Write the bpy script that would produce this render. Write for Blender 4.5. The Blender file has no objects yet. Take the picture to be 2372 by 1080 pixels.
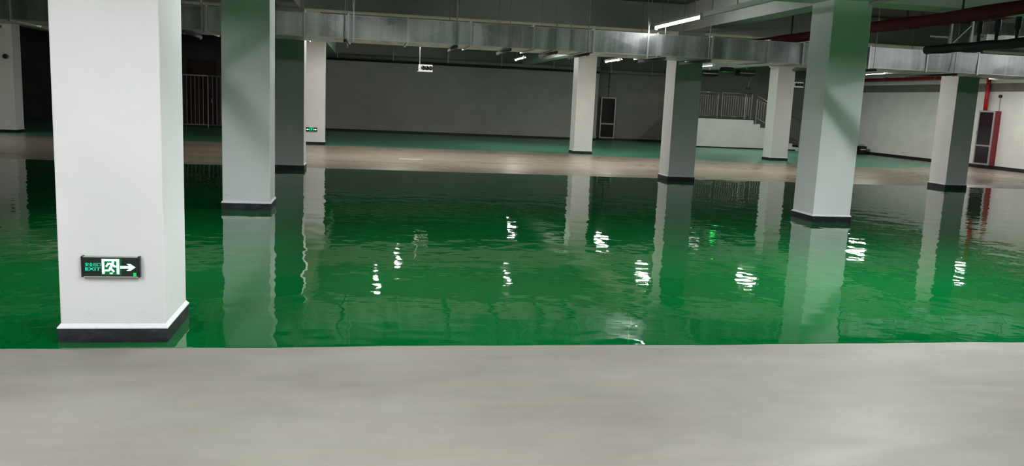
import bpy, bmesh, math, random
from mathutils import Vector, Matrix
random.seed(7)
S = bpy.context.scene
COL = S.collection

# ------------------------------------------------------------------ camera, world, exposure
cd = bpy.data.cameras.new('camera'); cam = bpy.data.objects.new('camera', cd); COL.objects.link(cam)
cd.sensor_width = 36.0; cd.lens = 29.29; cd.clip_start = 0.05; cd.clip_end = 300
fw = Vector((0.17256, 0.97260, -0.15578)); rt = Vector((0.98485, -0.16762, 0.04438)); up = Vector((-0.01705, 0.16107, 0.98680))
m = Matrix((rt, up, -fw)).transposed().to_4x4(); m.translation = Vector((0, 0, 1.701)); cam.matrix_world = m
S.camera = cam
w = bpy.data.worlds.new('world'); S.world = w; w.use_nodes = True
w.node_tree.nodes['Background'].inputs[0].default_value = (0.0, 0.0, 0.0, 1)
S.view_settings.view_transform = 'Standard'; S.view_settings.look = 'None'
S.view_settings.gamma = 1.0; S.view_settings.use_curve_mapping = False
S.view_settings.exposure = 0.0
try:
    S.cycles.max_bounces = 8; S.cycles.diffuse_bounces = 5; S.cycles.glossy_bounces = 4
    S.cycles.sample_clamp_indirect = 4.0; S.cycles.caustics_reflective = False; S.cycles.caustics_refractive = False
except Exception:
    pass
LAMP = 100.0            # radiance of the fluorescent tubes
LAMPCOL = (0.96, 0.99, 1.0); LAMPWARM = (1.0, 0.97, 0.91)

# ------------------------------------------------------------------ materials
def mat(name, col, rough=0.6, metal=0.0, spec=0.5, emit=None, estr=0.0):
    m = bpy.data.materials.new(name); m.use_nodes = True
    b = m.node_tree.nodes['Principled BSDF']
    b.inputs['Base Color'].default_value = (*col, 1); b.inputs['Roughness'].default_value = rough
    b.inputs['Metallic'].default_value = metal; b.inputs['Specular IOR Level'].default_value = spec
    if emit:
        b.inputs['Emission Color'].default_value = (*emit, 1); b.inputs['Emission Strength'].default_value = estr
    return m

class NT:
    """small helper round a material's node tree"""
    def __init__(s, m):
        s.t = m.node_tree; s.b = s.t.nodes['Principled BSDF']
    def n(s, typ, **kw):
        x = s.t.nodes.new(typ)
        for k, v in kw.items():
            if k in x.inputs: x.inputs[k].default_value = v
            else: setattr(x, k, v)
        return x
    def l(s, a, b): s.t.links.new(a, b)
    def coord(s, scale=(1, 1, 1), kind='Object'):
        tc = s.n('ShaderNodeTexCoord'); mp = s.n('ShaderNodeMapping'); mp.inputs['Scale'].default_value = scale
        if kind == 'World':
            g = s.n('ShaderNodeNewGeometry'); s.l(g.outputs['Position'], mp.inputs['Vector'])
        else:
            s.l(tc.outputs[kind], mp.inputs['Vector'])
        return mp.outputs['Vector']
    def noise(s, scale, mscale=(1, 1, 1), detail=3.0, rough=0.55, kind='World'):
        n = s.n('ShaderNodeTexNoise'); n.inputs['Scale'].default_value = scale
        n.inputs['Detail'].default_value = detail; n.inputs['Roughness'].default_value = rough
        s.l(s.coord(mscale, kind), n.inputs['Vector']); return n.outputs['Fac']
    def ramp(s, fac, stops):
        r = s.n('ShaderNodeValToRGB'); e = r.color_ramp.elements
        while len(e) < len(stops): e.new(0.5)
        for i, (p, c) in enumerate(stops):
            e[i].position = p; e[i].color = (*c, 1) if len(c) == 3 else c
        s.l(fac, r.inputs['Fac']); return r.outputs['Color']
    def rng(s, fac, a, b, lo=0.0, hi=1.0):
        r = s.n('ShaderNodeMapRange'); r.inputs['From Min'].default_value = lo; r.inputs['From Max'].default_value = hi
        r.inputs['To Min'].default_value = a; r.inputs['To Max'].default_value = b
        s.l(fac, r.inputs['Value']); return r.outputs['Result']
    def mix(s, fac, a, b, blend='MIX'):
        x = s.n('ShaderNodeMix'); x.data_type = 'RGBA'; x.blend_type = blend
        for sock, v in ((x.inputs[0], fac), (x.inputs[6], a), (x.inputs[7], b)):
            if hasattr(v, 'is_linked'): s.l(v, sock)
            else: sock.default_value = v if isinstance(v, (int, float)) else (*v, 1)
        return x.outputs[2]
    def bump(s, h, dist, strength=1.0, normal=None):
        b = s.n('ShaderNodeBump'); b.inputs['Distance'].default_value = dist; b.inputs['Strength'].default_value = strength
        s.l(h, b.inputs['Height'])
        if normal is not None: s.l(normal, b.inputs['Normal'])
        return b.outputs['Normal']

def paint_mat(name, c0, c1, rough=0.55):
    m = mat(name, c0, rough); t = NT(m)
    t.l(t.ramp(t.noise(1.6, detail=4), [(0.35, c0), (0.7, c1)]), t.b.inputs['Base Color'])
    t.l(t.bump(t.noise(60, detail=2), 0.0006), t.b.inputs['Normal'])
    return m

M = {}
# white column paint: a few grey scuffs low down where trolleys and shoes touch it
M['column'] = mat('column_paint', (0.80, 0.80, 0.78), 0.5)
t = NT(M['column'])
base = t.ramp(t.noise(1.3, detail=4), [(0.3, (0.77, 0.775, 0.765)), (0.7, (0.83, 0.83, 0.82))])
sc = t.ramp(t.noise(5.0, (1.2, 1.2, 4.0), detail=6, rough=0.7), [(0.60, (0, 0, 0)), (0.72, (1, 1, 1))])
g = t.n('ShaderNodeNewGeometry'); sx = t.n('ShaderNodeSeparateXYZ'); t.l(g.outputs['Position'], sx.inputs[0])
low = t.rng(sx.outputs['Z'], 0.55, 0.0, 0.08, 0.38)
mu = t.n('ShaderNodeMath', operation='MULTIPLY'); t.l(sc, mu.inputs[0]); t.l(low, mu.inputs[1])
t.l(t.mix(mu.outputs[0], base, (0.42, 0.40, 0.40)), t.b.inputs['Base Color'])
t.l(t.bump(t.noise(9, (1, 1, 0.4), detail=4), 0.002), t.b.inputs['Normal'])

M['skirt'] = mat('skirting_paint', (0.012, 0.012, 0.016), 0.4)
t = NT(M['skirt'])
t.l(t.ramp(t.noise(9, (1, 1, 2.0), detail=6, rough=0.7), [(0.45, (0.010, 0.010, 0.014)), (0.60, (0.030, 0.028, 0.040)), (0.68, (0.06, 0.06, 0.07)), (0.74, (0.30, 0.30, 0.30))]), t.b.inputs['Base Color'])
M['wall'] = paint_mat('wall_paint', (0.42, 0.425, 0.405), (0.48, 0.48, 0.46), 0.7)
M['wall_grey'] = paint_mat('wall_grey', (0.26, 0.26, 0.245), (0.31, 0.31, 0.29), 0.7)
M['wall_white'] = paint_mat('wall_white', (0.72, 0.72, 0.70), (0.80, 0.80, 0.78), 0.6)
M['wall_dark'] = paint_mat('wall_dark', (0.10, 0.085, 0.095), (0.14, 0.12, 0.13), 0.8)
M['ceiling'] = paint_mat('ceiling_paint', (0.72, 0.72, 0.68), (0.78, 0.78, 0.74), 0.8)
M['slab'] = paint_mat('bare_slab', (0.15, 0.15, 0.14), (0.20, 0.20, 0.185), 0.85)
M['baseboard'] = mat('baseboard_paint', (0.014, 0.014, 0.016), 0.4)
M['trimband'] = paint_mat('bare_concrete_band', (0.16, 0.15, 0.13), (0.21, 0.195, 0.17), 0.8)  # colour of the shade painted along the right wall

# grey primer on the slab
M['floor'] = mat('primed_concrete', (0.40, 0.385, 0.35), 0.42)
t = NT(M['floor'])
n1 = t.noise(0.55, (1.0, 1.6, 1), detail=5, rough=0.6)
n2 = t.noise(0.9, (0.7, 5.0, 1), detail=5, rough=0.6)
c = t.mix(t.rng(n1, 0, 1, 0.3, 0.7), (0.165, 0.152, 0.132), (0.25, 0.235, 0.207))
c = t.mix(t.rng(n2, 0.0, 0.45, 0.45, 0.7), c, (0.24, 0.215, 0.175))
t.l(c, t.b.inputs['Base Color'])
t.l(t.rng(t.noise(1.2, (1, 3, 1), detail=4), 0.5, 0.7, 0.3, 0.7), t.b.inputs['Roughness'])
t.b.inputs['Specular IOR Level'].default_value = 0.3
t.l(t.bump(t.noise(25, (1, 1.5, 1), detail=3), 0.0006), t.b.inputs['Normal'])

M['lane'] = mat('lane_primer', (0.36, 0.32, 0.255), 0.3)
t = NT(M['lane'])
c = t.mix(t.rng(t.noise(0.5, (0.35, 0.9, 1), detail=4, rough=0.55), 0, 1, 0.3, 0.7), (0.26, 0.222, 0.17), (0.36, 0.325, 0.262))
t.l(c, t.b.inputs['Base Color'])
t.l(t.rng(t.noise(0.6, (0.4, 0.9, 1), detail=3), 0.22, 0.36, 0.3, 0.7), t.b.inputs['Roughness'])
# freshly poured wet green epoxy
M['wet'] = mat('wet_green_epoxy', (0.0, 0.16, 0.035), 0.02)
t = NT(M['wet'])
t.l(t.ramp(t.noise(0.35, (1, 1.4, 1), detail=3), [(0.3, (0.000, 0.086, 0.017)), (0.7, (0.000, 0.112, 0.023))]), t.b.inputs['Base Color'])
t.b.inputs['IOR'].default_value = 1.52
w1 = t.noise(1.0, (2.6, 2.2, 1), detail=2.0, rough=0.45)
w2 = t.noise(1.0, (1.4, 8.0, 1), detail=2.0, rough=0.5)
nb = t.bump(w1, 0.0058)
nb = t.bump(w2, 0.0008, 1.0, nb)
t.l(nb, t.b.inputs['Normal'])
# older, duller green coat
M['green'] = mat('dull_green_epoxy', (0.02, 0.12, 0.06), 0.3)
t = NT(M['green'])
t.l(t.ramp(t.noise(0.6, (0.5, 2.0, 1), detail=4), [(0.3, (0.055, 0.25, 0.15)), (0.7, (0.09, 0.32, 0.21))]), t.b.inputs['Base Color'])

# galvanised sheet
def galv(name, c0, c1, r0, r1):
    m = mat(name, c0, 0.35, 1.0); t = NT(m)
    v = t.n('ShaderNodeTexVoronoi'); v.inputs['Scale'].default_value = 26; t.l(t.coord((1, 1, 1), 'World'), v.inputs['Vector'])
    st = t.noise(1.0, (4.5, 1.0, 0.25), detail=5, rough=0.6)
    c = t.mix(t.rng(st, 0, 1, 0.35, 0.65), c0, c1)
    c = t.mix(0.25, c, v.outputs['Color'], 'SOFT_LIGHT')
    bw = t.n('ShaderNodeRGBToBW'); t.l(c, bw.inputs[0])
    c = t.mix(0.8, c, bw.outputs[0])
    t.l(c, t.b.inputs['Base Color'])
    t.l(t.rng(st, r0, r1, 0.3, 0.7), t.b.inputs['Roughness'])
    t.l(t.bump(t.noise(1.0, (3.0, 1, 0.5), detail=3), 0.006), t.b.inputs['Normal'])
    return m
M['galv'] = galv('galvanised_sheet', (0.40, 0.45, 0.46), (0.78, 0.83, 0.85), 0.34, 0.50)
M['galv_edge'] = mat('galvanised_flange', (0.78, 0.80, 0.80), 0.4, 0.85)
M['steel'] = mat('zinc_steel', (0.42, 0.43, 0.42), 0.5, 0.8)
M['darksteel'] = mat('dark_strut', (0.05, 0.055, 0.05), 0.6, 0.3)
M['white_metal'] = mat('white_enamel', (0.80, 0.80, 0.78), 0.4)
M['rail_paint'] = mat('grey_rail_paint', (0.45, 0.43, 0.43), 0.5)
M['rail_steel'] = mat('stainless_rail', (0.38, 0.37, 0.37), 0.35, 0.9)
M['redpipe'] = mat('dark_red_pipe', (0.12, 0.014, 0.020), 0.7, spec=0.2)
t = NT(M['redpipe']); t.l(t.bump(t.noise(7, detail=3), 0.008), t.b.inputs['Normal'])
M['blackpipe'] = mat('black_foam_pipe', (0.010, 0.009, 0.010), 0.6)
t = NT(M['blackpipe']); t.l(t.bump(t.noise(9, detail=3), 0.008), t.b.inputs['Normal'])
M['firered'] = mat('fire_red', (0.50, 0.015, 0.02), 0.35)
M['maroon'] = mat('cabinet_red', (0.22, 0.018, 0.03), 0.4)
M['darkpanel'] = mat('dark_purple_glass', (0.022, 0.010, 0.016), 0.15)
M['alu'] = mat('aluminium_frame', (0.42, 0.40, 0.42), 0.4, 0.5)
M['plastic_white'] = mat('white_plastic', (0.72, 0.72, 0.70), 0.4)
M['black'] = mat('black_plastic', (0.008, 0.008, 0.009), 0.3)
M['greypipe'] = mat('grey_pipe', (0.30, 0.30, 0.28), 0.5)
M['door'] = mat('dark_brown_door', (0.05, 0.022, 0.018), 0.5)
for k_, f_ in (('tube', 3.2), ('tube_mid', 12.5), ('tube_near', 6.0), ('tube_far', 7.2), ('tube_strip', 2.4), ('tube_weak', 0.3), ('tube_duct', 2.2), ('tube_dim', 0.03)):
    M[k_] = mat('fluorescent_' + k_, (0.8, 0.8, 0.8), 0.3, emit=LAMPWARM if k_ in ('tube_far', 'tube_strip') else LAMPCOL, estr=LAMP * f_)
M['sign_panel'] = mat('sign_black', (0.004, 0.010, 0.007), 0.2, emit=(0.0, 0.03, 0.01), estr=0.15)
M['sign_teal'] = mat('sign_teal', (0.0, 0.3, 0.2), 0.4, emit=(0.0, 0.80, 0.42), estr=1.0)
M['sign_white'] = mat('sign_white', (0.3, 0.5, 0.4), 0.4, emit=(0.42, 1.0, 0.62), estr=1.7)
M['sign_green'] = mat('sign_green', (0.0, 0.3, 0.1), 0.4, emit=(0.01, 0.75, 0.16), estr=1.0)
M['green_led'] = mat('green_led', (0.0, 0.3, 0.05), 0.4, emit=(0.02, 1.0, 0.12), estr=16.0)

# ------------------------------------------------------------------ mesh helpers
class MB:
    def __init__(s): s.v = []; s.f = []
    def box(s, x0, x1, y0, y1, z0, z1):
        o = len(s.v)
        s.v += [(x, y, z) for z in (z0, z1) for (x, y) in ((x0, y0), (x1, y0), (x1, y1), (x0, y1))]
        s.f += [tuple(o + i for i in q) for q in ((3, 2, 1, 0), (4, 5, 6, 7), (0, 1, 5, 4), (1, 2, 6, 5), (2, 3, 7, 6), (3, 0, 4, 7))]
        return s
    def tube(s, pts, r, n=10, cap=True):
        """round tube through points; r a number or a list"""
        pts = [Vector(p) for p in pts]; o = len(s.v); k = len(pts)
        rs = r if isinstance(r, (list, tuple)) else [r] * k
        ref = None
        for i, p in enumerate(pts):
            d = (pts[min(i + 1, k - 1)] - pts[max(i - 1, 0)]).normalized()
            if ref is None:
                ref = Vector((0, 0, 1)) if abs(d.z) < 0.9 else Vector((1, 0, 0))
            a = (ref - d * ref.dot(d)).normalized(); b = d.cross(a); ref = a
            for j in range(n):
                th = 2 * math.pi * j / n
                s.v.append(tuple(p + (a * math.cos(th) + b * math.sin(th)) * rs[i]))
        for i in range(k - 1):
            for j in range(n):
                s.f.append((o + i * n + j, o + i * n + (j + 1) % n, o + (i + 1) * n + (j + 1) % n, o + (i + 1) * n + j))
        if cap:
            s.f.append(tuple(o + j for j in range(n))[::-1]); s.f.append(tuple(o + (k - 1) * n + j for j in range(n)))
        return s
    def prism(s, poly, y0, y1):
        """polygon in x,z pushed from y0 (front) to y1"""
        o = len(s.v); n = len(poly)
        s.v += [(x, y0, z) for x, z in poly] + [(x, y1, z) for x, z in poly]
        s.f += [tuple(range(o, o + n)), tuple(range(o + n, o + 2 * n))[::-1]]
        s.f += [(o + i, o + n + i, o + n + (i + 1) % n, o + (i + 1) % n) for i in range(n)]
        return s
    def sphere(s, c, r, nu=10, nv=7, sq=1.0):
        o = len(s.v)
        for i in range(nv + 1):
            ph = math.pi * i / nv
            for j in range(nu):
                th = 2 * math.pi * j / nu
                s.v.append((c[0] + r * math.sin(ph) * math.cos(th), c[1] + r * math.sin(ph) * math.sin(th), c[2] + r * sq * math.cos(ph)))
        for i in range(nv):
            for j in range(nu):
                s.f.append((o + i * nu + j, o + (i + 1) * nu + j, o + (i + 1) * nu + (j + 1) % nu, o + i * nu + (j + 1) % nu))
        return s
    def mesh(s, name, bevel=0.0, smooth=False, seg=2):
        me = bpy.data.meshes.new(name); me.from_pydata(s.v, [], s.f); me.update()
        bm = bmesh.new(); bm.from_mesh(me)
        bmesh.ops.remove_doubles(bm, verts=bm.verts, dist=1e-6)
        bmesh.ops.recalc_face_normals(bm, faces=bm.faces)
        if bevel:
            es = [e for e in bm.edges if len(e.link_faces) == 2 and e.calc_face_angle() > 0.5]
            bmesh.ops.bevel(bm, geom=es, offset=bevel, segments=seg, affect='EDGES', profile=0.5)
        bm.to_mesh(me); bm.free()
        if smooth:
            for p in me.polygons: p.use_smooth = True
        return me

def link(name, me, material, parent=None, loc=(0, 0, 0)):
    o = bpy.data.objects.new(name, me); COL.objects.link(o); o.location = loc
    if material is not None and not me.materials: me.materials.append(M[material] if isinstance(material, str) else material)
    if parent is not None: o.parent = parent
    return o
def tag(o, label=None, cat=None, group=None, kind=None):
    for k, v in (('label', label), ('category', cat), ('group', group), ('kind', kind)):
        if v: o[k] = v
    return o
def thing(name, label, cat, loc=(0, 0, 0), group=None):
    o = bpy.data.objects.new(name, None); o.empty_display_size = 0.1; COL.objects.link(o); o.location = loc
    return tag(o, label, cat, group)
def part(name, mb, material, parent, bevel=0.0, smooth=False, loc=(0, 0, 0)):
    me = mb if isinstance(mb, bpy.types.Mesh) else mb.mesh(name, bevel, smooth)
    return link(name, me, material, parent, loc)
def struct(name, mb, material, label, cat, bevel=0.0, parent=None):
    o = link(name, mb.mesh(name, bevel), material, parent)
    return tag(o, label, cat, kind='structure') if parent is None else o

# ------------------------------------------------------------------ setting
CEIL = 4.10; BEAM = 3.48
fl = struct('floor', MB().box(-24, 23.3, -10, 42.3, -0.30, 0.0), 'floor', 'pale grey primed concrete floor of the parking hall', 'floor')

def coat(name, edge0, edge1, z, material):
    """thin poured layer between a near edge and a far edge (lists of x, y), its rim rounded down to the slab"""
    n = len(edge0); mb = MB()
    rim = 0.012
    rows = []
    for lst, dy in ((edge0, 0.0), (edge0, rim), (edge1, -rim), (edge1, 0.0)):
        rows.append([(x, y + dy) for x, y in lst])
    zs = (0.0004, z, z, 0.0004)
    for r, zz in zip(rows, zs): mb.v += [(x, y, zz) for x, y in r]
    for a in range(3):
        for i in range(n - 1): mb.f.append((a * n + i, a * n + i + 1, (a + 1) * n + i + 1, (a + 1) * n + i))
    o = link(name, mb.mesh(name), material, fl)
    return o
def wob(x, k):
    return 0.02 * math.sin(x * 1.7 + k) + 0.012 * math.sin(x * 4.3 + 2 * k) + 0.006 * math.sin(x * 11 + k)
xs = [-24 + i * 47 / 300 for i in range(301)]
near = [(x, 5.59 + 0.5 * wob(x, 0.3) - (0.05 if x < -2.2 else 0.0) * min(1, (-2.2 - x))) for x in xs]
far = [(x, 19.52 + wob(x, 1.1)) for x in xs]
o = coat('epoxy_coat', near, far, 0.003, 'wet'); o['label'] = 'freshly poured glossy wet green epoxy'
def farline(x):
    pts = [(-24, 27.6), (-5.4, 27.9), (0.1, 28.35), (5.8, 28.2), (8.8, 27.4), (12.4, 26.9), (17.9, 26.2), (21.4, 28.0), (22.6, 33.0), (23, 36)]
    for (a, b), (c_, d_) in zip(pts, pts[1:]):
        if a <= x <= c_: return b + (d_ - b) * (x - a) / (c_ - a)
    return 36.0
o = coat('epoxy_coat', [(x, farline(x) + wob(x, 2.2)) for x in xs], [(x, 40.55 if x > -1.9 else 41.95) for x in xs], 0.003, 'green')
o['label'] = 'older dull green epoxy along the far wall'
o = coat('lane_primer', [(x, 19.50 + wob(x, 1.1)) for x in xs], [(x, farline(x) + 0.06 + wob(x, 2.2)) for x in xs], 0.0015, 'lane')
o['label'] = 'beige-brown primed driving lane'

struct('ceiling', MB().box(-24, 23.3, -10, 42.3, CEIL, CEIL + 0.25), 'slab', 'dark bare concrete ceiling slab', 'ceiling')
struct('wall_back', MB().box(-1.95, 10.95, 39.6, 42.3, 0.0, CEIL), 'wall', 'long plain grey far wall behind the columns', 'wall')
struct('wall_recess', MB().box(10.95, 23.3, 40.6, 42.3, 0.0, CEIL), 'wall_grey', 'set-back grey far wall with the tall cabinet and stair platform', 'wall')
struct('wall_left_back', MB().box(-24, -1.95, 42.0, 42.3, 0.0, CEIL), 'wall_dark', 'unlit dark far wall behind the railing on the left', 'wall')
struct('wall_right', MB().box(23.0, 23.3, -10, 40.6, 0.0, CEIL), 'wall_white', 'white side wall on the right', 'wall')
struct('wall_left', MB().box(-24.3, -24, -10, 42.3, 0.0, CEIL), 'wall', 'grey side wall on the left, outside the picture', 'wall')
struct('wall_front', MB().box(-24, 23.3, -10.3, -10, 0.0, CEIL), 'wall', 'grey wall behind the camera', 'wall')
struct('baseboard_back', MB().box(-1.95, 10.95, 39.575, 39.6, 0.0, 0.11), 'baseboard', 'black baseboard of the long grey far wall', 'baseboard')
struct('baseboard_recess', MB().box(10.97, 14.74, 40.575, 40.6, 0.0, 0.11).box(18.0, 22.97, 40.575, 40.6, 0.0, 0.11), 'baseboard', 'black baseboard of the set-back far wall', 'baseboard')
struct('baseboard_right', MB().box(22.975, 23.0, -10, 40.55, 0.0, 0.13), 'baseboard', 'black baseboard of the white right wall', 'baseboard')
struct('trim_1', MB().box(22.98, 23.0, 10, 40.55, 2.86, 3.17), 'trimband', 'bare grey-brown band high on the right wall', 'trim')  # dark strip painted in place of a shadow on the wall
# beams between the column heads
YR = [5.71, 12.25, 18.92, 28.32]; XL = [-11.79, -2.03, 7.05, 14.45]
def beam(label, x0, x1, y0, y1):
    struct('ceiling_beam', MB().box(x0, x1, y0, y1, BEAM, CEIL), 'ceiling', label, 'beam', 0.012)
for y, lab in zip(YR, ['cross beam over the nearest white column', 'cross beam over the second row of columns, right end top right',
                       'cross beam behind the silver duct', 'cross beam over the farthest row of columns']):
    beam('wide pale concrete ' + lab, -24, 23, y + 0.02, y + 0.64)
for x, lab in zip(XL, ['on the far left', 'running back over the exit-sign columns', 'running back from the big right-hand column', 'running back over the columns nearest the right wall']):
    for i, (y0, y1) in enumerate(((-10, 5.73), (6.35, 12.27), (12.89, 18.94), (19.56, 28.34), (28.96, 39.6))):
        bay = ['behind the camera', 'in the near bay', 'in front of the duct', 'behind the duct', 'before the far wall'][i]
        beam('lengthwise concrete beam %s, %s' % (lab, bay), x + 0.12, x + 0.56, y0, y1)

# ------------------------------------------------------------------ columns
def column(label, x, y, wx=0.68, wy=0.68, skirt=0.10):
    r = thing('column', label, 'column', (x + wx / 2, y + wy / 2, 0), 'square white columns')
    e = 0.014; hx, hy = wx / 2 - e, wy / 2 - e
    part('shaft', MB().box(-hx, hx, -hy, hy, 0.0, CEIL - 0.002), 'column', r, 0.008)
    X, Y = wx / 2, wy / 2
    # black band: four boards, mitred at the corners
    for nm, a, b in (('f', (-X, -Y), (X, -Y)), ('r', (X, -Y), (X, Y)), ('b', (X, Y), (-X, Y)), ('l', (-X, Y), (-X, -Y))):
        ina = (a[0] - math.copysign(e, a[0]), a[1] - math.copysign(e, a[1])); inb = (b[0] - math.copysign(e, b[0]), b[1] - math.copysign(e, b[1]))
        mb = MB(); q = [a, b, inb, ina]
        mb.v = [(px, py, 0.0) for px, py in q] + [(px, py, skirt) for px, py in q]
        mb.f = [(3, 2, 1, 0), (4, 5, 6, 7), (0, 1, 5, 4), (1, 2, 6, 5), (2, 3, 7, 6), (3, 0, 4, 7)]
        part('skirting_board', mb, 'skirt', r)
    # white painted fillet on top of the band
    mb = MB(); k = 0.004
    o = [(-X - k, -Y - k), (X + k, -Y - k), (X + k, Y + k), (-X - k, Y + k)]; i_ = [(-hx, -hy), (hx, -hy), (hx, hy), (-hx, hy)]
    mb.v = [(a, b, skirt - 0.001) for a, b in o] + [(a, b, skirt + 0.006) for a, b in o] + [(a, b, skirt + 0.03) for a, b in i_] + [(a, b, skirt - 0.001) for a, b in i_]
    for j in range(4):
        n = (j + 1) % 4
        mb.f += [(j, n, 4 + n, 4 + j), (4 + j, 4 + n, 8 + n, 8 + j), (12 + j, 12 + n, n, j)]
    part('plaster_fillet', mb, 'column', r)
    return r
A = column('large white column in the left foreground carrying the exit sign with one arrow', -1.98, 5.71)
B = column('white column standing right behind the foreground column, in wet green epoxy', -2.03, 12.26)
C_ = column('shaded green-tinted column half hidden behind the second column on the left', -2.05, 18.91)
D = column('pale column with the small double-arrow exit sign, far left of the long wall', -2.08, 28.32)
E_ = column('narrow-looking pale column in the distance beside the tall far cabinet', 7.06, 28.32)
F = column('green-shaded column under the duct, left of the stair platform', 7.06, 18.92)
G = column('pale far column in front of the stair railing', 14.44, 28.34)
H = column('big white column right of centre with a diagonal shadow band', 7.05, 12.24)
I_ = column('column at far right under the duct, left of the red-sided cabinet', 14.47, 18.94, 0.62, 0.68)
J = column('dim column at the far left edge with a dark round camera', -11.79, 29.22)

# ------------------------------------------------------------------ lamps
TUBES = {}
SOCK = MB().box(-0.03, 0.03, -0.01, 0.01, -0.035, 0.05).mesh('end_cap')
HOUSES = {}; BLADES = {}
def lamp_meshes(power, half):
    if (power, half) not in TUBES:
        TUBES[power, half] = MB().tube([(0, -half + 0.03, 0), (0, half - 0.03, 0)], 0.017, 10).mesh('tube', 0, True)
        TUBES[power, half].materials.append(M[power])
    if half not in HOUSES:   # folded steel trough over the tube
        e_, a_ = {0.6: (-0.010, 0.085), 1.2: (0.032, 0.050), 0.45: (0.032, 0.050)}.get(half, (0.016, 0.085))
        HOUSES[half] = MB().prism([(-a_, e_), (-0.035, 0.085), (0.035, 0.085), (a_, e_), (a_ - 0.005, e_ - 0.002), (0.030, 0.045), (-0.030, 0.045), (-a_ + 0.005, e_ - 0.002)], -half, half).mesh('housing')
    return TUBES[power, half], HOUSES[half]
def rod(h, r=0.006): return MB().tube([(0, 0, 0), (0, 0, h)], r, 6).mesh('hanger_rod')
RODM = rod(CEIL - 3.30 - 0.086)
def lamp(label, x, y, z=3.30, power='tube_far', half=0.6, added_shield=0.0):
    tm, hm = lamp_meshes(power, half)
    if added_shield:           # added light shield on unseen lamps: flat white back, side plates and cross blades
        if (added_shield, half) not in HOUSES:
            a = 0.20
            HOUSES[added_shield, half] = MB().prism([(-a, -added_shield), (-a, 0.085), (a, 0.085), (a, -added_shield), (a - 0.006, -added_shield), (a - 0.006, 0.05), (-a + 0.006, 0.05), (-a + 0.006, -added_shield)], -half, half).mesh('housing')
        hm = HOUSES[added_shield, half]
    r = thing('tube_lamp', label, 'lamp', (x, y, z), 'hanging tube lamps')
    link('housing', hm, 'white_metal', r); link('tube', tm, None, r)
    for s in (-1, 1):
        link('end_cap', SOCK, 'plastic_white', r, (0, s * (half - 0.015), 0))
        link('hanger_rod', RODM, 'steel', r, (0, s * half * 0.7, 0.085))
    if added_shield:   # added blades cutting the light off towards the far end of the hall
        n = int(round(2 * half / 0.3))
        if added_shield not in BLADES: BLADES[added_shield] = MB().box(-0.19, 0.19, -0.003, 0.003, -added_shield, 0.012).mesh('louvre_blade')
        for k in range(n + 1): link('louvre_blade', BLADES[added_shield], 'darksteel', r, (0, -half + 0.004 + k * (2 * half - 0.008) / n, 0))
    return r
# seen directly or mirrored in the wet floor; the last one is added fill
lamp('lit tube lamp seen whole, hung in front of the duct', 5.72, 15.42, power='tube_weak', half=1.2)
lamp('lit tube lamp behind the duct mirrored left of centre, nearer one', 0.28, 22.7)
lamp('lit tube lamp behind the duct mirrored left of centre, farther one', 0.97, 25.6)
lamp('lit tube lamp behind the duct mirrored in the middle of the wet floor', 4.0, 23.0)
lamp('white strip of a lit tube lamp left of the narrow far column', 5.6, 31.6, power='tube_strip', half=0.9)
lamp('lit tube lamp behind the duct beside the green-shaded column', 8.2, 23.6)
lamp('white strip of a lit tube lamp just right of the narrow far column', 8.6, 29.4, power='tube_strip', half=0.9)
lamp('lit tube lamp behind the duct above the stair side of the lane', 11.3, 23.0)
lamp('white strip of a lit tube lamp right of the green-shaded column', 12.2, 29.6, power='tube_dim', half=0.7)
lamp('lit tube lamp behind the duct mirrored at the far right', 19.8, 25.0)
lamp('white strip of a lit tube lamp right of the big right column', 18.3, 28.4, power='tube_strip', half=0.6)
lamp('lit tube lamp before the stair platform, behind the far column', 16.9, 33.0)  # added fill lamp hidden by the column, brightens the stair platform
# unseen lamps added above and behind the camera to light the columns and duct
for x, y, p_, lab in ((-3.35, 8.2, 'tube', 'left of the second column'), (-0.34, 7.9, 'tube', 'over the wet floor left of centre'), (5.60, 7.5, 'tube_mid', 'over the wet floor right of centre'),
                  (10.6, 8.4, 'tube', 'over the wet floor at the right'), (0.6, 13.2, 'tube_duct', 'before the duct left of centre'), (13.6, 12.4, 'tube_duct', 'before the duct at the far right'), (17.0, 12.8, 'tube_duct', 'before the duct beyond the right edge'),
                  (-3.35, 2.6, 'tube_near', 'over the near strip at the left'), (0.8, 2.6, 'tube_near', 'over the near strip'),
                  (-3.35, -1.2, 'tube_near', 'behind the camera at the left'), (0.8, -1.2, 'tube_near', 'behind the camera'), (5.6, -1.2, 'tube', 'behind the camera at the right'),
                  (-12.2, 24.5, 'tube_far', 'before the dim column at the far left'), (15.5, 8.4, 'tube', 'beyond the right edge')):
    lamp('lit tube lamp above the picture, ' + lab, x, y, power=p_, half=1.2 if y < 20 and p_ != 'tube_duct' else 0.45, added_shield={'tube': 0.054, 'tube_mid': 0.057, 'tube_near': 0.05}.get(p_, 0))

# unlit lamp trunking that goes on from the visible lamp towards the camera
r = thing('lamp_trunking', 'thin unlit rail running from the bright tube towards the top right', 'rail', (5.72, 11.6, 3.30))
part('rail', MB().prism([(-0.03, 0.0), (0.03, 0.0), (0.03, 0.075), (-0.03, 0.075)], -1.9, 2.5), 'white_metal', r)
for yy in (-1.5, 1.2, 2.2): part('hanger_rod', MB().tube([(0, yy, 0.07), (0, yy, CEIL - 3.30)], 0.012, 6), 'steel', r)

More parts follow.
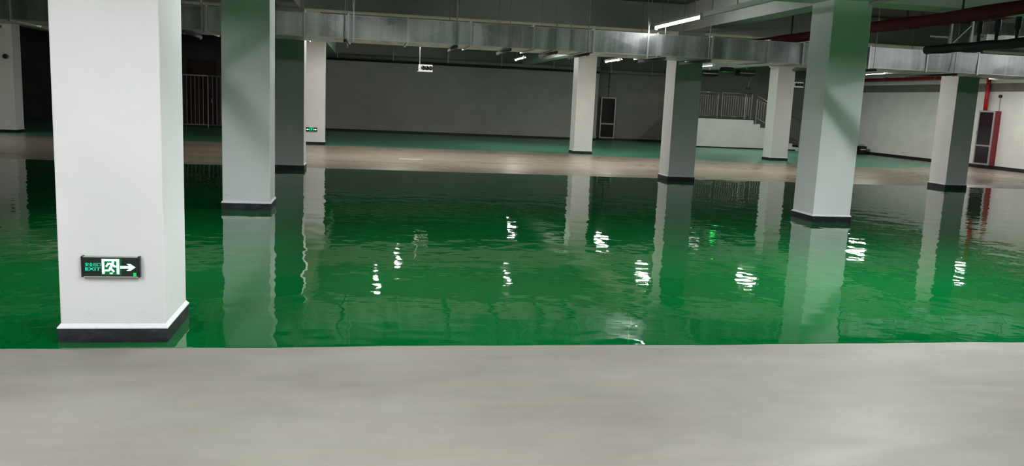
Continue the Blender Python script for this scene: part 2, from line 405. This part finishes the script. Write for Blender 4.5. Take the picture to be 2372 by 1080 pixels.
# added unseen bars that throw the slanting shadow bands on the columns
for x, y0, y1, lab in ((-3.14, 6.5, 10.6, 'left of the foreground column'), (-0.67, 6.5, 10.2, 'over the wet floor'), (5.87, 5.0, 9.38, 'towards the big right column')):
    r = thing('conduit', 'steel conduit above the picture, ' + lab, 'conduit', (x, y0, 3.05), 'ceiling conduits')  # added shadow bar, not a real conduit
    L = y1 - y0
    part('tube', MB().tube([(0, 0, 0), (0, L, 0)], 0.024, 10), 'steel', r, smooth=True)
    for k in range(4):
        yy = 0.6 + k * (L - 1.2) / 3
        part('hanger_rod', MB().tube([(0, yy, 0.02), (0, yy, CEIL - 3.05)], 0.006, 6), 'steel', r)

# ------------------------------------------------------------------ ventilation duct
DY0, DY1, DZ0, DZ1 = 16.6, 18.0, 2.755, 3.18
r = thing('ventilation_duct', 'long rectangular galvanised ventilation duct running across under the ceiling', 'duct', (0, DY0, DZ0))
seams = [-9.6, -7.9, -6.34, -4.75, -3.0, -1.21, -0.40, 0.73, 1.96, 3.21, 4.43, 5.76, 6.95, 8.20, 8.97, 10.5, 11.86, 13.1, 14.6, 16.2, 17.8]
W_, H_ = DY1 - DY0, DZ1 - DZ0
for i, (a, b) in enumerate(zip(seams, seams[1:])):
    g = 0.012; tw = random.uniform(-0.014, 0.014); tl = random.uniform(-0.022, 0.022)
    mb = MB()
    o = 0
    x0, x1 = a + g, b - g
    # slightly twisted sheet-metal box with a shallow cross-break in its front sheet
    mb.v = [(x0, tw, 0), (x1, -tw, 0), (x1, W_ - tw, 0), (x0, W_ + tw, 0), (x0, tw + tl, H_), (x1, -tw + tl, H_), (x1, W_ - tw, H_), (x0, W_ + tw, H_), ((x0 + x1) / 2, -0.010 + tl / 2, H_ / 2), ((x0 + x1) / 2, W_ / 2, -0.010)]
    mb.f = [(0, 1, 8), (1, 5, 8), (5, 4, 8), (4, 0, 8), (1, 0, 9), (0, 3, 9), (3, 2, 9), (2, 1, 9), (4, 5, 6, 7), (1, 2, 6, 5), (2, 3, 7, 6), (3, 0, 4, 7)]
    part('duct_section', mb, 'galv', r)
for a in seams:
    mb = MB(); k = 0.03
    mb.box(a - 0.018, a + 0.018, -k, 0.0, -k, H_ + k).box(a - 0.018, a + 0.018, W_, W_ + k, -k, H_ + k).box(a - 0.018, a + 0.018, 0.0, W_, -k, 0.0).box(a - 0.018, a + 0.018, 0.0, W_, H_, H_ + k)
    part('flange', mb, 'galv_edge', r)
# folded corner strips that catch the light along the top and bottom edges
for zz in (0.0, H_):
    for a, b in zip(seams, seams[1:]):
        part('corner_strip', MB().box(a + 0.03, b - 0.03, -0.016, 0.004, zz - 0.006, zz + 0.006), 'galv_edge', r)

hang = [-7.1, -5.4, -3.36, -0.46, 1.67, 2.72, 3.65, 4.30, 5.90, 6.86, 9.6, 10.58, 12.5]
ordn = ['leftmost', 'second from the left', 'between the foreground and second column', 'just right of the half-hidden column', 'left of the middle', 'in the middle',
        'right of the middle', 'above the narrow far column', 'beside the bright tube lamp', 'above the green-shaded column', 'behind the big right column', 'just right of the big right column', 'rightmost']
for x, lab in zip(hang, ordn):
    h = thing('duct_hanger', 'steel trapeze hanger under the duct, ' + lab, 'hanger', (x, DY0, DZ0), 'trapeze hangers of the duct')
    part('cross_bar', MB().box(-0.022, 0.022, -0.16, W_ + 0.14, -0.075, -0.026), 'darksteel', h)
    for yy in (-0.07, W_ + 0.07):
        part('rod', MB().tube([(0, yy, -0.10), (0, yy, CEIL - DZ0)], 0.009, 6), 'steel', h)
        part('nut', MB().tube([(0, yy, -0.095), (0, yy, -0.076)], 0.017, 6), 'steel', h)
# pale flat strap hangers nailed on the front of the duct
for x, lab in ((-0.30, 'with a split wire top, left of the middle'), (5.56, 'below the bright tube lamp'), (-3.05, 'between the foreground and second column')):
    h = thing('strap_hanger', 'pale steel strap on the duct front ' + lab, 'strap', (x, DY0 - 0.03, DZ0 - 0.06), 'strap hangers')
    part('strap', MB().box(-0.016, 0.016, -0.006, 0.0, 0.0, H_ + 0.12), 'galv_edge', h)
    part('wire', MB().tube([(0, 0, H_ + 0.10), (-0.06, 0.05, CEIL - DZ0 + 0.06)], 0.008, 6), 'galv_edge', h)
    part('wire', MB().tube([(0, 0, H_ + 0.10), (0.06, 0.05, CEIL - DZ0 + 0.06)], 0.008, 6), 'galv_edge', h)

# ------------------------------------------------------------------ pipes, right
r = thing('insulated_pipe', 'thick dark red insulated pipe under the ceiling at top right', 'pipe', (9.09, 9.0, 3.335))
pts = []; rs = []
y = -0.6
while y < 10.35:
    pts.append((0.008 * math.sin(y * 2.1), y, 0.008 * math.sin(y * 1.3))); rs.append(0.103 + 0.006 * math.sin(y * 3.1) + (0.010 if 5.9 < y < 6.3 else 0)); y += 0.15
part('pipe', MB().tube(pts, rs, 16), 'redpipe', r, smooth=True)
for yy, rr in ((0.8, 0.016), (3.0, 0.018), (3.97, 0.026), (4.38, 0.026), (7.4, 0.016), (8.4, 0.02)):
    part('hanger_rod', MB().tube([(0, yy, 0.09), (0, yy, CEIL - 3.335)], rr, 6), 'darksteel', r)
r = thing('branch_pipe', 'black foam-wrapped pipe with a blunt end hanging below the dark red pipe', 'pipe', (9.09, 9.0, 2.845))
pts = [(0.004 * math.sin(k * 1.9), -0.6 + k * 0.15, 0.004 * math.cos(k * 1.3)) for k in range(30)]
part('pipe', MB().tube(pts, [0.070 + 0.004 * math.sin(k * 1.3) for k in range(30)], 14), 'blackpipe', r, smooth=True)
part('end_cap', MB().tube([(0, 3.735, 0), (0, 3.765, 0)], [0.074, 0.062], 14), 'blackpipe', r)
for yy in (2.57, 2.20, 1.80, 1.35):
    d = part('dropper', MB().tube([(0, yy, 0.366), (0, yy, 0.20), (0, yy, 0.19), (0, yy, 0.05)], [0.042, 0.044, 0.026, 0.022], 10), 'blackpipe', r)
    part('valve', MB().box(0.02, 0.07, yy - 0.012, yy + 0.012, 0.13, 0.155), 'steel', d)
# galvanised frame and side duct behind those pipes
r = thing('pipe_bracket', 'galvanised angle bracket behind the black and red pipes', 'bracket', (10.35, 13.9, 3.02))
for xx in (0.0, 0.42): part('upright', MB().box(xx - 0.02, xx + 0.02, -0.02, 0.02, 0.0, CEIL - 3.02), 'steel', r)
part('cross_bar', MB().box(-0.12, 0.56, -0.02, 0.02, 0.0, 0.04), 'steel', r)
part('arm', MB().box(-0.40, -0.02, -0.012, 0.012, 0.16, 0.19), 'steel', r)
part('brace', MB().tube([(0.03, 0.0, 0.06), (0.38, 0.0, 0.40)], 0.02, 6), 'steel', r)
r = thing('branch_duct', 'short grey sheet-metal duct box seen between the black droppers', 'duct', (13.3, 16.15, 3.30))
part('body', MB().box(-0.6, 2.4, -0.22, 0.22, 0.0, 0.24), 'galv', r, 0.006)
part('upper_box', MB().box(0.1, 2.4, 0.23, 0.7, 0.0, 0.55), 'galv', r, 0.006)
for xx in (-0.4, 1.6): part('hanger_rod', MB().tube([(xx, 0, 0.24), (xx, 0, CEIL - 3.30)], 0.012, 6), 'steel', r)

# pipes on walls
r = thing('fire_pipe', 'bright red fire pipe running along the top of the right wall', 'pipe', (22.7, 36, 3.40))
part('pipe', MB().tube([(0, 0.5, 0), (0, -7.6, 0), (0, -20, 0)], 0.075, 14), 'firered', r, smooth=True)
for yy in (-1.5, -5.0, -8.5, -12, -15.5): part('clamp', MB().tube([(0, yy - 0.03, 0), (0, yy + 0.03, 0)], 0.088, 14).box(0.0, 0.285, yy - 0.02, yy + 0.02, 0.06, 0.09), 'steel', r)
r = thing('riser_pipe', 'bright red vertical pipe dropping into the red-sided cabinet', 'pipe', (22.86, 28.25, 2.16))
part('pipe', MB().tube([(0, 0, 0), (0, 0, 1.18)], 0.075, 14), 'firered', r, smooth=True)
part('flange', MB().tube([(0, 0, 0.86), (0, 0, 0.92)], 0.10, 14), 'maroon', r)
r = thing('wall_pipe', 'long dark grey pipe along the top of the far wall', 'pipe', (4.5, 39.3, 3.42))
part('pipe', MB().tube([(-6.4, 0, 0), (6.4, 0, 0)], 0.095, 12), 'greypipe', r, smooth=True)
part('lower_pipe', MB().tube([(-6.4, 0.12, -0.16), (6.4, 0.12, -0.16)], 0.05, 10), 'baseboard', r, smooth=True)  # black tube stands in for the line of shade under the pipe
for xx in (-5.9, -3.4, -0.9, 1.6, 4.1, 5.9): part('bracket', MB().box(xx - 0.03, xx + 0.03, -0.12, 0.30, -0.13, -0.10).box(xx - 0.03, xx + 0.03, -0.12, -0.09, -0.13, 0.55), 'steel', r)
r = thing('wall_pipe', 'grey pipe along the top of the set-back wall above the cabinet', 'pipe', (13.6, 40.3, 3.38))
part('pipe', MB().tube([(-2.6, 0, 0), (2.4, 0, 0)], 0.095, 12), 'greypipe', r, smooth=True)
for xx in (-1.9, 0.2, 2.0): part('bracket', MB().box(xx - 0.03, xx + 0.03, -0.12, 0.30, -0.13, -0.10).box(xx - 0.03, xx + 0.03, -0.12, -0.09, -0.13, 0.55), 'steel', r)
r = thing('downpipe', 'black vertical downpipe left of the tall far cabinet', 'pipe', (11.08, 40.5, 0.0))  # black tube painted in for the shade of the recess corner
part('pipe', MB().tube([(0, 0, 0), (0, 0, 3.28)], 0.07, 10), 'baseboard', r, smooth=True)  # tube of the painted corner shade, not a real pipe
for zz in (0.6, 1.8, 2.9): part('clip', MB().tube([(0, 0, zz), (0, 0, zz + 0.05)], 0.085, 10), 'baseboard', r)

# ------------------------------------------------------------------ cabinets
def cabinet(label, loc, w_, d_, h_, rot, frame, side, conduit=None):
    r = thing('hydrant_cabinet', label, 'cabinet', loc); r.rotation_euler.z = rot
    part('body', MB().box(-w_ / 2, w_ / 2, -d_ + 0.02, 0, 0, h_), side, r)
    y0, y1 = -d_ - 0.012, -d_ + 0.02; f = 0.06
    fr = part('door_frame', MB().box(-w_ / 2, -w_ / 2 + f, y0, y1, 0, h_).box(w_ / 2 - f, w_ / 2, y0, y1, 0, h_).box(-w_ / 2 + f, w_ / 2 - f, y0, y1, h_ - f, h_).box(-w_ / 2 + f, w_ / 2 - f, y0, y1, 0, f).box(-w_ / 2 + f, w_ / 2 - f, y0, y1, 0.34 * h_, 0.34 * h_ + f), frame, r)
    part('pane', MB().box(-w_ / 2 + f, w_ / 2 - f, y0 + 0.014, y1, 0.34 * h_ + f, h_ - f), 'darkpanel', r)
    part('pane', MB().box(-w_ / 2 + f, w_ / 2 - f, y0 + 0.014, y1, f, 0.34 * h_), 'darkpanel', r)
    part('handle', MB().box(-w_ / 2 + 0.02, -w_ / 2 + 0.04, y0 - 0.025, y0, 0.56 * h_, 0.63 * h_), 'steel', fr)
    return r
cabinet('tall cabinet with pale frame and dark panels on the far set-back wall', (11.74, 40.6, 0.10), 0.78, 0.16, 2.02, 0.0, 'alu', 'alu')
c = cabinet('tall red-sided cabinet with dark glass panels on the right wall', (23.0, 27.98, 0.14), 0.82, 0.26, 2.01, -math.pi / 2, 'alu', 'maroon')
r = thing('conduit', 'thin wall conduit with a round box above the red-sided cabinet', 'conduit', (22.97, 27.68, 2.15))
part('tube', MB().tube([(0, 0, 0), (0, 0, 0.52)], 0.012, 6), 'greypipe', r)
part('junction_box', MB().tube([(0.03, 0, 0.54), (-0.05, 0, 0.54)], 0.06, 12), 'black', r)
r = thing('conduit', 'thin black conduit dropping to the tall far cabinet', 'conduit', (11.75, 40.57, 2.12))
part('tube', MB().tube([(0, 0, 0), (0, 0, 1.15)], 0.018, 6), 'baseboard', r)
part('clip', MB().box(-0.04, 0.04, -0.02, 0.03, 0.5, 0.54), 'baseboard', r)

# ------------------------------------------------------------------ stair platform and railings
P0, PX0, PX1, PZ = 36.6, 14.75, 17.65, 1.34
r = thing('staircase', 'white-faced raised stair platform with steps going down to the right', 'staircase', (PX1, P0, 0))
part('platform', MB().box(PX0 - PX1, 0, 0, 3.98, 0, PZ), 'wall_white', r)
for k in range(7):
    z1 = PZ - (k + 1) * PZ / 8
    part('step', MB().box(k * 0.34, (k + 1) * 0.34, 0, 1.6, 0, z1), 'wall_white', r)
part('edge_strip', MB().box(PX0 - PX1, 0.0, -0.012, 0.10, PZ, PZ + 0.035), 'baseboard', r)
part('skirting_board', MB().box(PX0 - PX1, 2.2, -0.015, 0.0, 0, 0.06), 'baseboard', r)

def railing(label, loc, segs, zb, zt, posts, step, group='steel railings', mt='rail_steel', mid=True):
    """segs: list of (x0, z0, x1, z1) of the foot line; zb, zt heights of bottom and top rail above it"""
    r = thing('railing', label, 'railing', loc, group)
    for (x0, z0, x1, z1) in segs:
        part('handrail', MB().tube([(x0, 0, z0 + zt), (x1, 0, z1 + zt)], 0.03, 8), mt, r, smooth=True)
        part('bottom_rail', MB().tube([(x0, 0, z0 + zb), (x1, 0, z1 + zb)], 0.018, 6), mt, r, smooth=True)
        if mid: part('middle_rail', MB().tube([(x0, 0, z0 + zt - 0.14), (x1, 0, z1 + zt - 0.14)], 0.014, 6), mt, r, smooth=True)
        n = max(1, int((x1 - x0) / step))
        for k in range(1, n):
            x = x0 + (x1 - x0) * k / n; z = z0 + (z1 - z0) * k / n
            part('baluster', MB().tube([(x, 0, z + zb), (x, 0, z + zt - (0.14 if mid else 0))], 0.012, 5), mt, r)
    for x, z in posts:
        part('post', MB().tube([(x, 0, z), (x, 0, z + zt)], 0.024, 8), mt, r)
    return r
railing('steel railing with upright bars on top of the white stair platform', (0, P0 + 0.06, PZ + 0.035), [(14.8, 0, 15.9, 0), (16.05, 0, 17.5, 0)], 0.10, 1.16,
        [(14.8, 0), (15.85, 0), (16.05, 0), (17.2, 0), (17.5, 0)], 0.105)
r2 = railing('steel handrail sloping down beside the steps', (0, P0 - 0.05, 0), [(17.72, PZ + 0.02, 20.0, 0.30)], 0.10, 1.10, [(17.72, PZ - 0.17), (18.85, 0.66), (19.98, 0.165)], 0.12)
railing('dim railing with thin upright bars in the dark left background', (0, 38.4, 0), [(-9.6, 0, -6.9, 0), (-6.85, 0, -4.6, 0)], 0.10, 2.22, [(-9.6, 0), (-6.87, 0), (-4.6, 0)], 0.165, mt='rail_paint', mid=False)
# dark doors behind it
for x0, x1, lab in ((-10.4, -9.3, 'left'), (-8.3, -7.2, 'right')):
    d = thing('door_1' if lab == 'left' else 'door_2', 'dark brown door in the unlit wall behind the railing, %s one' % lab, 'door', ((x0 + x1) / 2, 42.0, 0.0)); d['kind'] = 'structure'
    hw = (x1 - x0) / 2
    part('leaf', MB().box(-hw, hw, -0.04, 0, 0.02, 2.9), 'door', d, 0.01)
    part('frame', MB().box(-hw - 0.08, -hw, -0.06, 0, 0, 3.0).box(hw, hw + 0.08, -0.06, 0, 0, 3.0).box(-hw, hw, -0.06, 0, 2.91, 3.0), 'baseboard', d)
    part('handle', MB().box(hw - 0.16, hw - 0.12, -0.08, -0.04, 1.0, 1.2), 'steel', d)

# ------------------------------------------------------------------ exit signs
def text_mesh(body, width, height, x0, z0, y):
    cu = bpy.data.curves.new('lettering', 'FONT'); cu.body = body; cu.size = 1.0; cu.offset = 0.016 if body.isascii() else 0.004
    ob = bpy.data.objects.new('lettering', cu); COL.objects.link(ob)
    bpy.context.view_layer.update()
    me = bpy.data.meshes.new_from_object(ob.evaluated_get(bpy.context.evaluated_depsgraph_get()))
    bpy.data.objects.remove(ob)
    if not me.vertices: return None
    xs_ = [v.co.x for v in me.vertices]; ys_ = [v.co.y for v in me.vertices]
    ax, bx = min(xs_), max(xs_); ay, by = min(ys_), max(ys_)
    for v in me.vertices:
        v.co = ((v.co.x - ax) / (bx - ax) * width + x0, y, (v.co.y - ay) / (by - ay) * height + z0)
    me.materials.clear()
    return me
PXM = 3815.0
def uv(x, y): return ((x - 992) / PXM, (480 - y) / PXM)
def stroke(mb, pts, wd, y0, y1):
    for a, b in zip(pts, pts[1:]):
        a, b = Vector(a), Vector(b); d = (b - a).normalized(); n = Vector((-d.y, d.x)) * wd / 2
        e = d * wd * 0.25
        mb.prism([tuple(a - e + n), tuple(a - e - n), tuple(b + e - n), tuple(b + e + n)], y0, y1)
def disc(mb, c, r, y0, y1, sq=1.0, n=14):
    mb.prism([(c[0] + r * math.cos(2 * math.pi * k / n), c[1] + r * sq * math.sin(2 * math.pi * k / n)) for k in range(n)], y0, y1)
def man(mb, f, y0, y1, wd):
    disc(mb, f(1045, 372), 32 / PXM * (wd / 0.0125), y0, y1)
    for pts in ([(1030, 420), (985, 500)], [(1015, 408), (935, 402), (890, 470)], [(1040, 420), (1075, 470), (1130, 470)],
                [(985, 500), (950, 572), (865, 572)], [(985, 500), (1012, 545), (1060, 600)]):
        stroke(mb, [f(*q) for q in pts], wd, y0, y1)
    stroke(mb, [f(1025, 425), f(985, 505)], wd * 1.35, y0, y1)
def exit_sign(label, loc, double=False):
    r = thing('exit_sign', label, 'sign', loc, 'lit exit signs')
    hw, z0, z1 = 0.167, -0.064, 0.062; d = 0.032
    part('case', MB().box(-hw, hw, -d + 0.006, 0, z0, z1), 'plastic_white', r)
    part('panel', MB().box(-hw, hw, -d, -d + 0.006, z0, z1), 'sign_panel', r)
    for s in (-1, 1):
        part('end_bracket', MB().box(s * 0.1735 - 0.0065, s * 0.1735 + 0.0065, -d - 0.004, 0, -0.070, 0.070), 'black', r, 0.002)
    part('bottom_trim', MB().box(-hw, hw, -d - 0.002, 0, -0.070, -0.064), 'galv_edge', r)
    part('top_trim', MB().box(-hw, hw, -d - 0.002, 0, 0.062, 0.066), 'galv_edge', r)
    y0, y1 = -d - 0.0012, -d + 0.0005
    arrow = [(1360, 400), (1450, 402), (1572, 490), (1450, 578), (1360, 578), (1425, 522), (1215, 522), (1215, 456), (1425, 456)]
    if not double:
        mb = MB()
        for q in ((785, 845, 285, 640), (1128, 1193, 285, 665), (785, 1193, 285, 338)):
            (ax, az), (bx, bz) = uv(q[0], q[3]), uv(q[1], q[2]); mb.prism([(ax, az), (bx, az), (bx, bz), (ax, bz)], y0, y1)
        part('door_pictogram', mb, 'sign_white', r)
        mb = MB(); man(mb, uv, y0 - 0.0004, y1, 0.0125); disc(mb, uv(1000, 645), 0.011, y0, y1, 0.5); disc(mb, uv(818, 632), 0.009, y0, y1, 1.0)
        part('running_figure', mb, 'sign_white', r)
        part('arrow', MB().prism([uv(*q) for q in arrow], y0, y1), 'sign_white', r)
        # glow of the backlight round the pictogram
        a = uv(770, 690); b = uv(1240, 275)
        part('backlight', MB().box(a[0], b[0], -d - 0.0006, -d + 0.001, a[1], b[1]), mat('sign_backlight', (0, 0.05, 0.02), 0.4, emit=(0.0, 0.07, 0.018), estr=1.0), r)
        for body, q, mt in (('\u5b89\u5168\u51fa\u53e3', (400, 378, 755, 476), 'sign_teal'), ('EXIT', (400, 500, 755, 578), 'sign_teal')):
            x_, zt = uv(q[0], q[1]); x2, zb = uv(q[2], q[3])
            me = text_mesh(body, x2 - x_, zt - zb, x_, zb, y0)
            if me: part('lettering', me, mt, r)
        mb = MB()
        for yy in (632, 654, 676, 700):
            a, b = uv(1515, yy + 14), uv(1588, yy); mb.box(a[0], b[0], y0, y1, a[1], b[1])
        part('small_mark', mb, 'sign_green', r)
    else:
        part('arrow', MB().prism([(u + 0.015, v) for u, v in (uv(x, y) for x, y in arrow)], y0, y1), 'sign_white', r)
        part('arrow', MB().prism([(-u - 0.015, v) for u, v in (uv(x, y) for x, y in arrow)][::-1], y0, y1), 'sign_white', r)
        sh = lambda x, y: uv(x - 0.0 + 2, y)
        mb = MB()
        for q in ((-0.062, -0.050, -0.05, 0.045), (0.050, 0.062, -0.05, 0.045), (-0.062, 0.062, 0.045, 0.056)): mb.box(q[0], q[1], y0, y1, q[2], q[3])
        man(mb, sh, y0, y1, 0.0125)
        part('running_figure', mb, 'sign_teal', r)
    return r
exit_sign('black exit sign with green running figure and right arrow on the foreground column', (-1.637, 5.724, 0.520))
exit_sign('small lit exit sign with two arrows on the distant pale column', (-1.825, 28.334, 0.505), True)

# ------------------------------------------------------------------ small devices
def lens_box(label, loc, n=3, hz=1.0):
    r = thing('signal_box', label, 'signal light', loc, 'hanging three-lens boxes')
    part('case', MB().box(-0.20, 0.20, -0.06, 0.06, -0.10, 0.10), 'plastic_white', r, 0.01)
    part('visor', MB().prism([(-0.24, -0.11), (0.20, -0.11), (0.20, -0.095), (-0.24, -0.095)], -0.12, -0.06), 'plastic_white', r)
    for k in range(n):
        l_ = part('lens', MB().sphere((-0.07 + k * 0.105, -0.065, 0.0), 0.058, 12, 8), 'black', r, smooth=True)
        part('hood', MB().tube([(-0.07 + k * 0.105, -0.055, 0.0), (-0.07 + k * 0.105, -0.075, 0.0)], 0.062, 12), 'black', l_)
    part('hanger_rod', MB().tube([(-0.17, 0, 0.10), (-0.17, 0, CEIL - loc[2])], 0.012, 6), 'steel', r)
    return r
lens_box('white box with three black lenses hanging before the long far wall', (1.64, 25.0, 2.56))
lens_box('white box with black lenses seen just right of the far column by the railing', (16.12, 30.0, 2.82))
def dark_box(label, loc, led=False, drop=False):
    r = thing('parking_indicator', label, 'indicator', loc, 'dark boxes under the far ceiling')
    part('case', MB().box(-0.30, 0.30, -0.22, -0.19, -0.11, 0.11).box(-0.30, 0.30, 0.19, 0.22, -0.11, 0.11).box(-0.30, -0.27, -0.19, 0.19, -0.11, 0.11).box(0.27, 0.30, -0.19, 0.19, -0.11, 0.11).box(-0.27, 0.27, -0.19, 0.19, -0.07, 0.11), 'black', r)
    part('lens', MB().box(-0.20, 0.20, -0.185, 0.185, -0.077, -0.07), 'green_led' if led else 'black', r)
    part('hanger_rod', MB().tube([(0.05, 0, 0.11), (0.05, 0, CEIL - loc[2])], 0.018, 6), 'steel', r)
    part('band', MB().box(-0.305, 0.305, -0.225, -0.22, -0.03, 0.0), 'greypipe', r)
    if drop:
        part('drop_rod', MB().tube([(0.14, -0.1, -0.11), (0.14, -0.1, -0.52)], 0.014, 6), 'black', r)
        part('sensor', MB().box(0.06, 0.20, -0.16, -0.04, -0.62, -0.52), 'black', r, 0.01)
dark_box('dark box hung above the left end of the platform railing', (12.5, 30.0, 3.07))
dark_box('dark box with a dropped sensor hung above the middle of the platform railing', (13.95, 30.0, 3.15), False, True)
r = thing('parking_indicator', 'small dark box with a green lamp underneath, left of the dropped sensor', 'indicator', (13.2, 30.0, 3.27), 'dark boxes under the far ceiling')
part('case', MB().box(-0.17, 0.17, -0.22, -0.19, -0.11, 0.05).box(-0.17, 0.17, 0.19, 0.22, -0.11, 0.05).box(-0.17, -0.15, -0.19, 0.19, -0.11, 0.05).box(0.15, 0.17, -0.19, 0.19, -0.11, 0.05).box(-0.15, 0.15, -0.19, 0.19, -0.07, 0.05), 'black', r)
part('lens', MB().box(-0.13, 0.13, -0.185, 0.185, -0.080, -0.07), 'green_led', r)
part('hanger_rod', MB().tube([(0, 0, 0.05), (0, 0, CEIL - 3.27)], 0.014, 6), 'steel', r)
# camera on the far left column
r = thing('dome_camera', 'small dark round camera on the column at the far left edge', 'camera', (-11.32, 29.23, 2.41))
part('mount', MB().tube([(0, 0, 0), (0, -0.05, 0)], 0.07, 14), 'black', r)
part('dome', MB().sphere((0.0, -0.07, -0.01), 0.075, 14, 9), 'black', r, smooth=True)
# things on the floor far right
r = thing('floor_box', 'small dark box with a pale stripe on the floor beside the right wall', 'box', (22.55, 35.5, 0.003))
part('case', MB().box(-0.19, 0.19, -0.15, 0.15, 0, 0.38), 'black', r, 0.015)
part('stripe', MB().box(-0.12, 0.14, -0.157, -0.149, 0.2, 0.25), 'plastic_white', r)
part('handle', MB().tube([(-0.14, 0, 0.37), (-0.12, 0, 0.42), (0.12, 0, 0.42), (0.14, 0, 0.37)], 0.012, 6), 'black', r)
r = thing('tool_bag', 'dark heap with pale handles on the floor at the foot of the steps', 'bag', (20.4, 36.0, 0.003))
mb = MB().sphere((0, 0, 0.17), 0.26, 14, 9, 0.66); part('body', mb, 'darksteel', r, smooth=True)
part('handle', MB().tube([(-0.14, -0.1, 0.28), (-0.06, -0.14, 0.42), (0.08, -0.14, 0.44), (0.18, -0.1, 0.29)], 0.02, 6), 'plastic_white', r)
# a scrap on the lane
r = thing('paint_scrap', 'thin whitish strip lying on the beige driving lane', 'scrap', (1.18, 23.12, 0.002))
mb = MB(); n = 8
for k in range(n + 1):
    x = -0.32 + 0.64 * k / n; y = 0.03 * math.sin(k * 1.1); mb.v += [(x, y - 0.05, 0.0), (x, y + 0.05, 0.0), (x, y + 0.05, 0.008), (x, y - 0.05, 0.008)]
for k in range(n):
    a = 4 * k
    for i, j in ((0, 1), (1, 2), (2, 3), (3, 0)): mb.f.append((a + i, a + j, a + 4 + j, a + 4 + i))
mb.f += [(3, 2, 1, 0), (4 * n, 4 * n + 1, 4 * n + 2, 4 * n + 3)]
part('strip', mb, 'plastic_white', r)
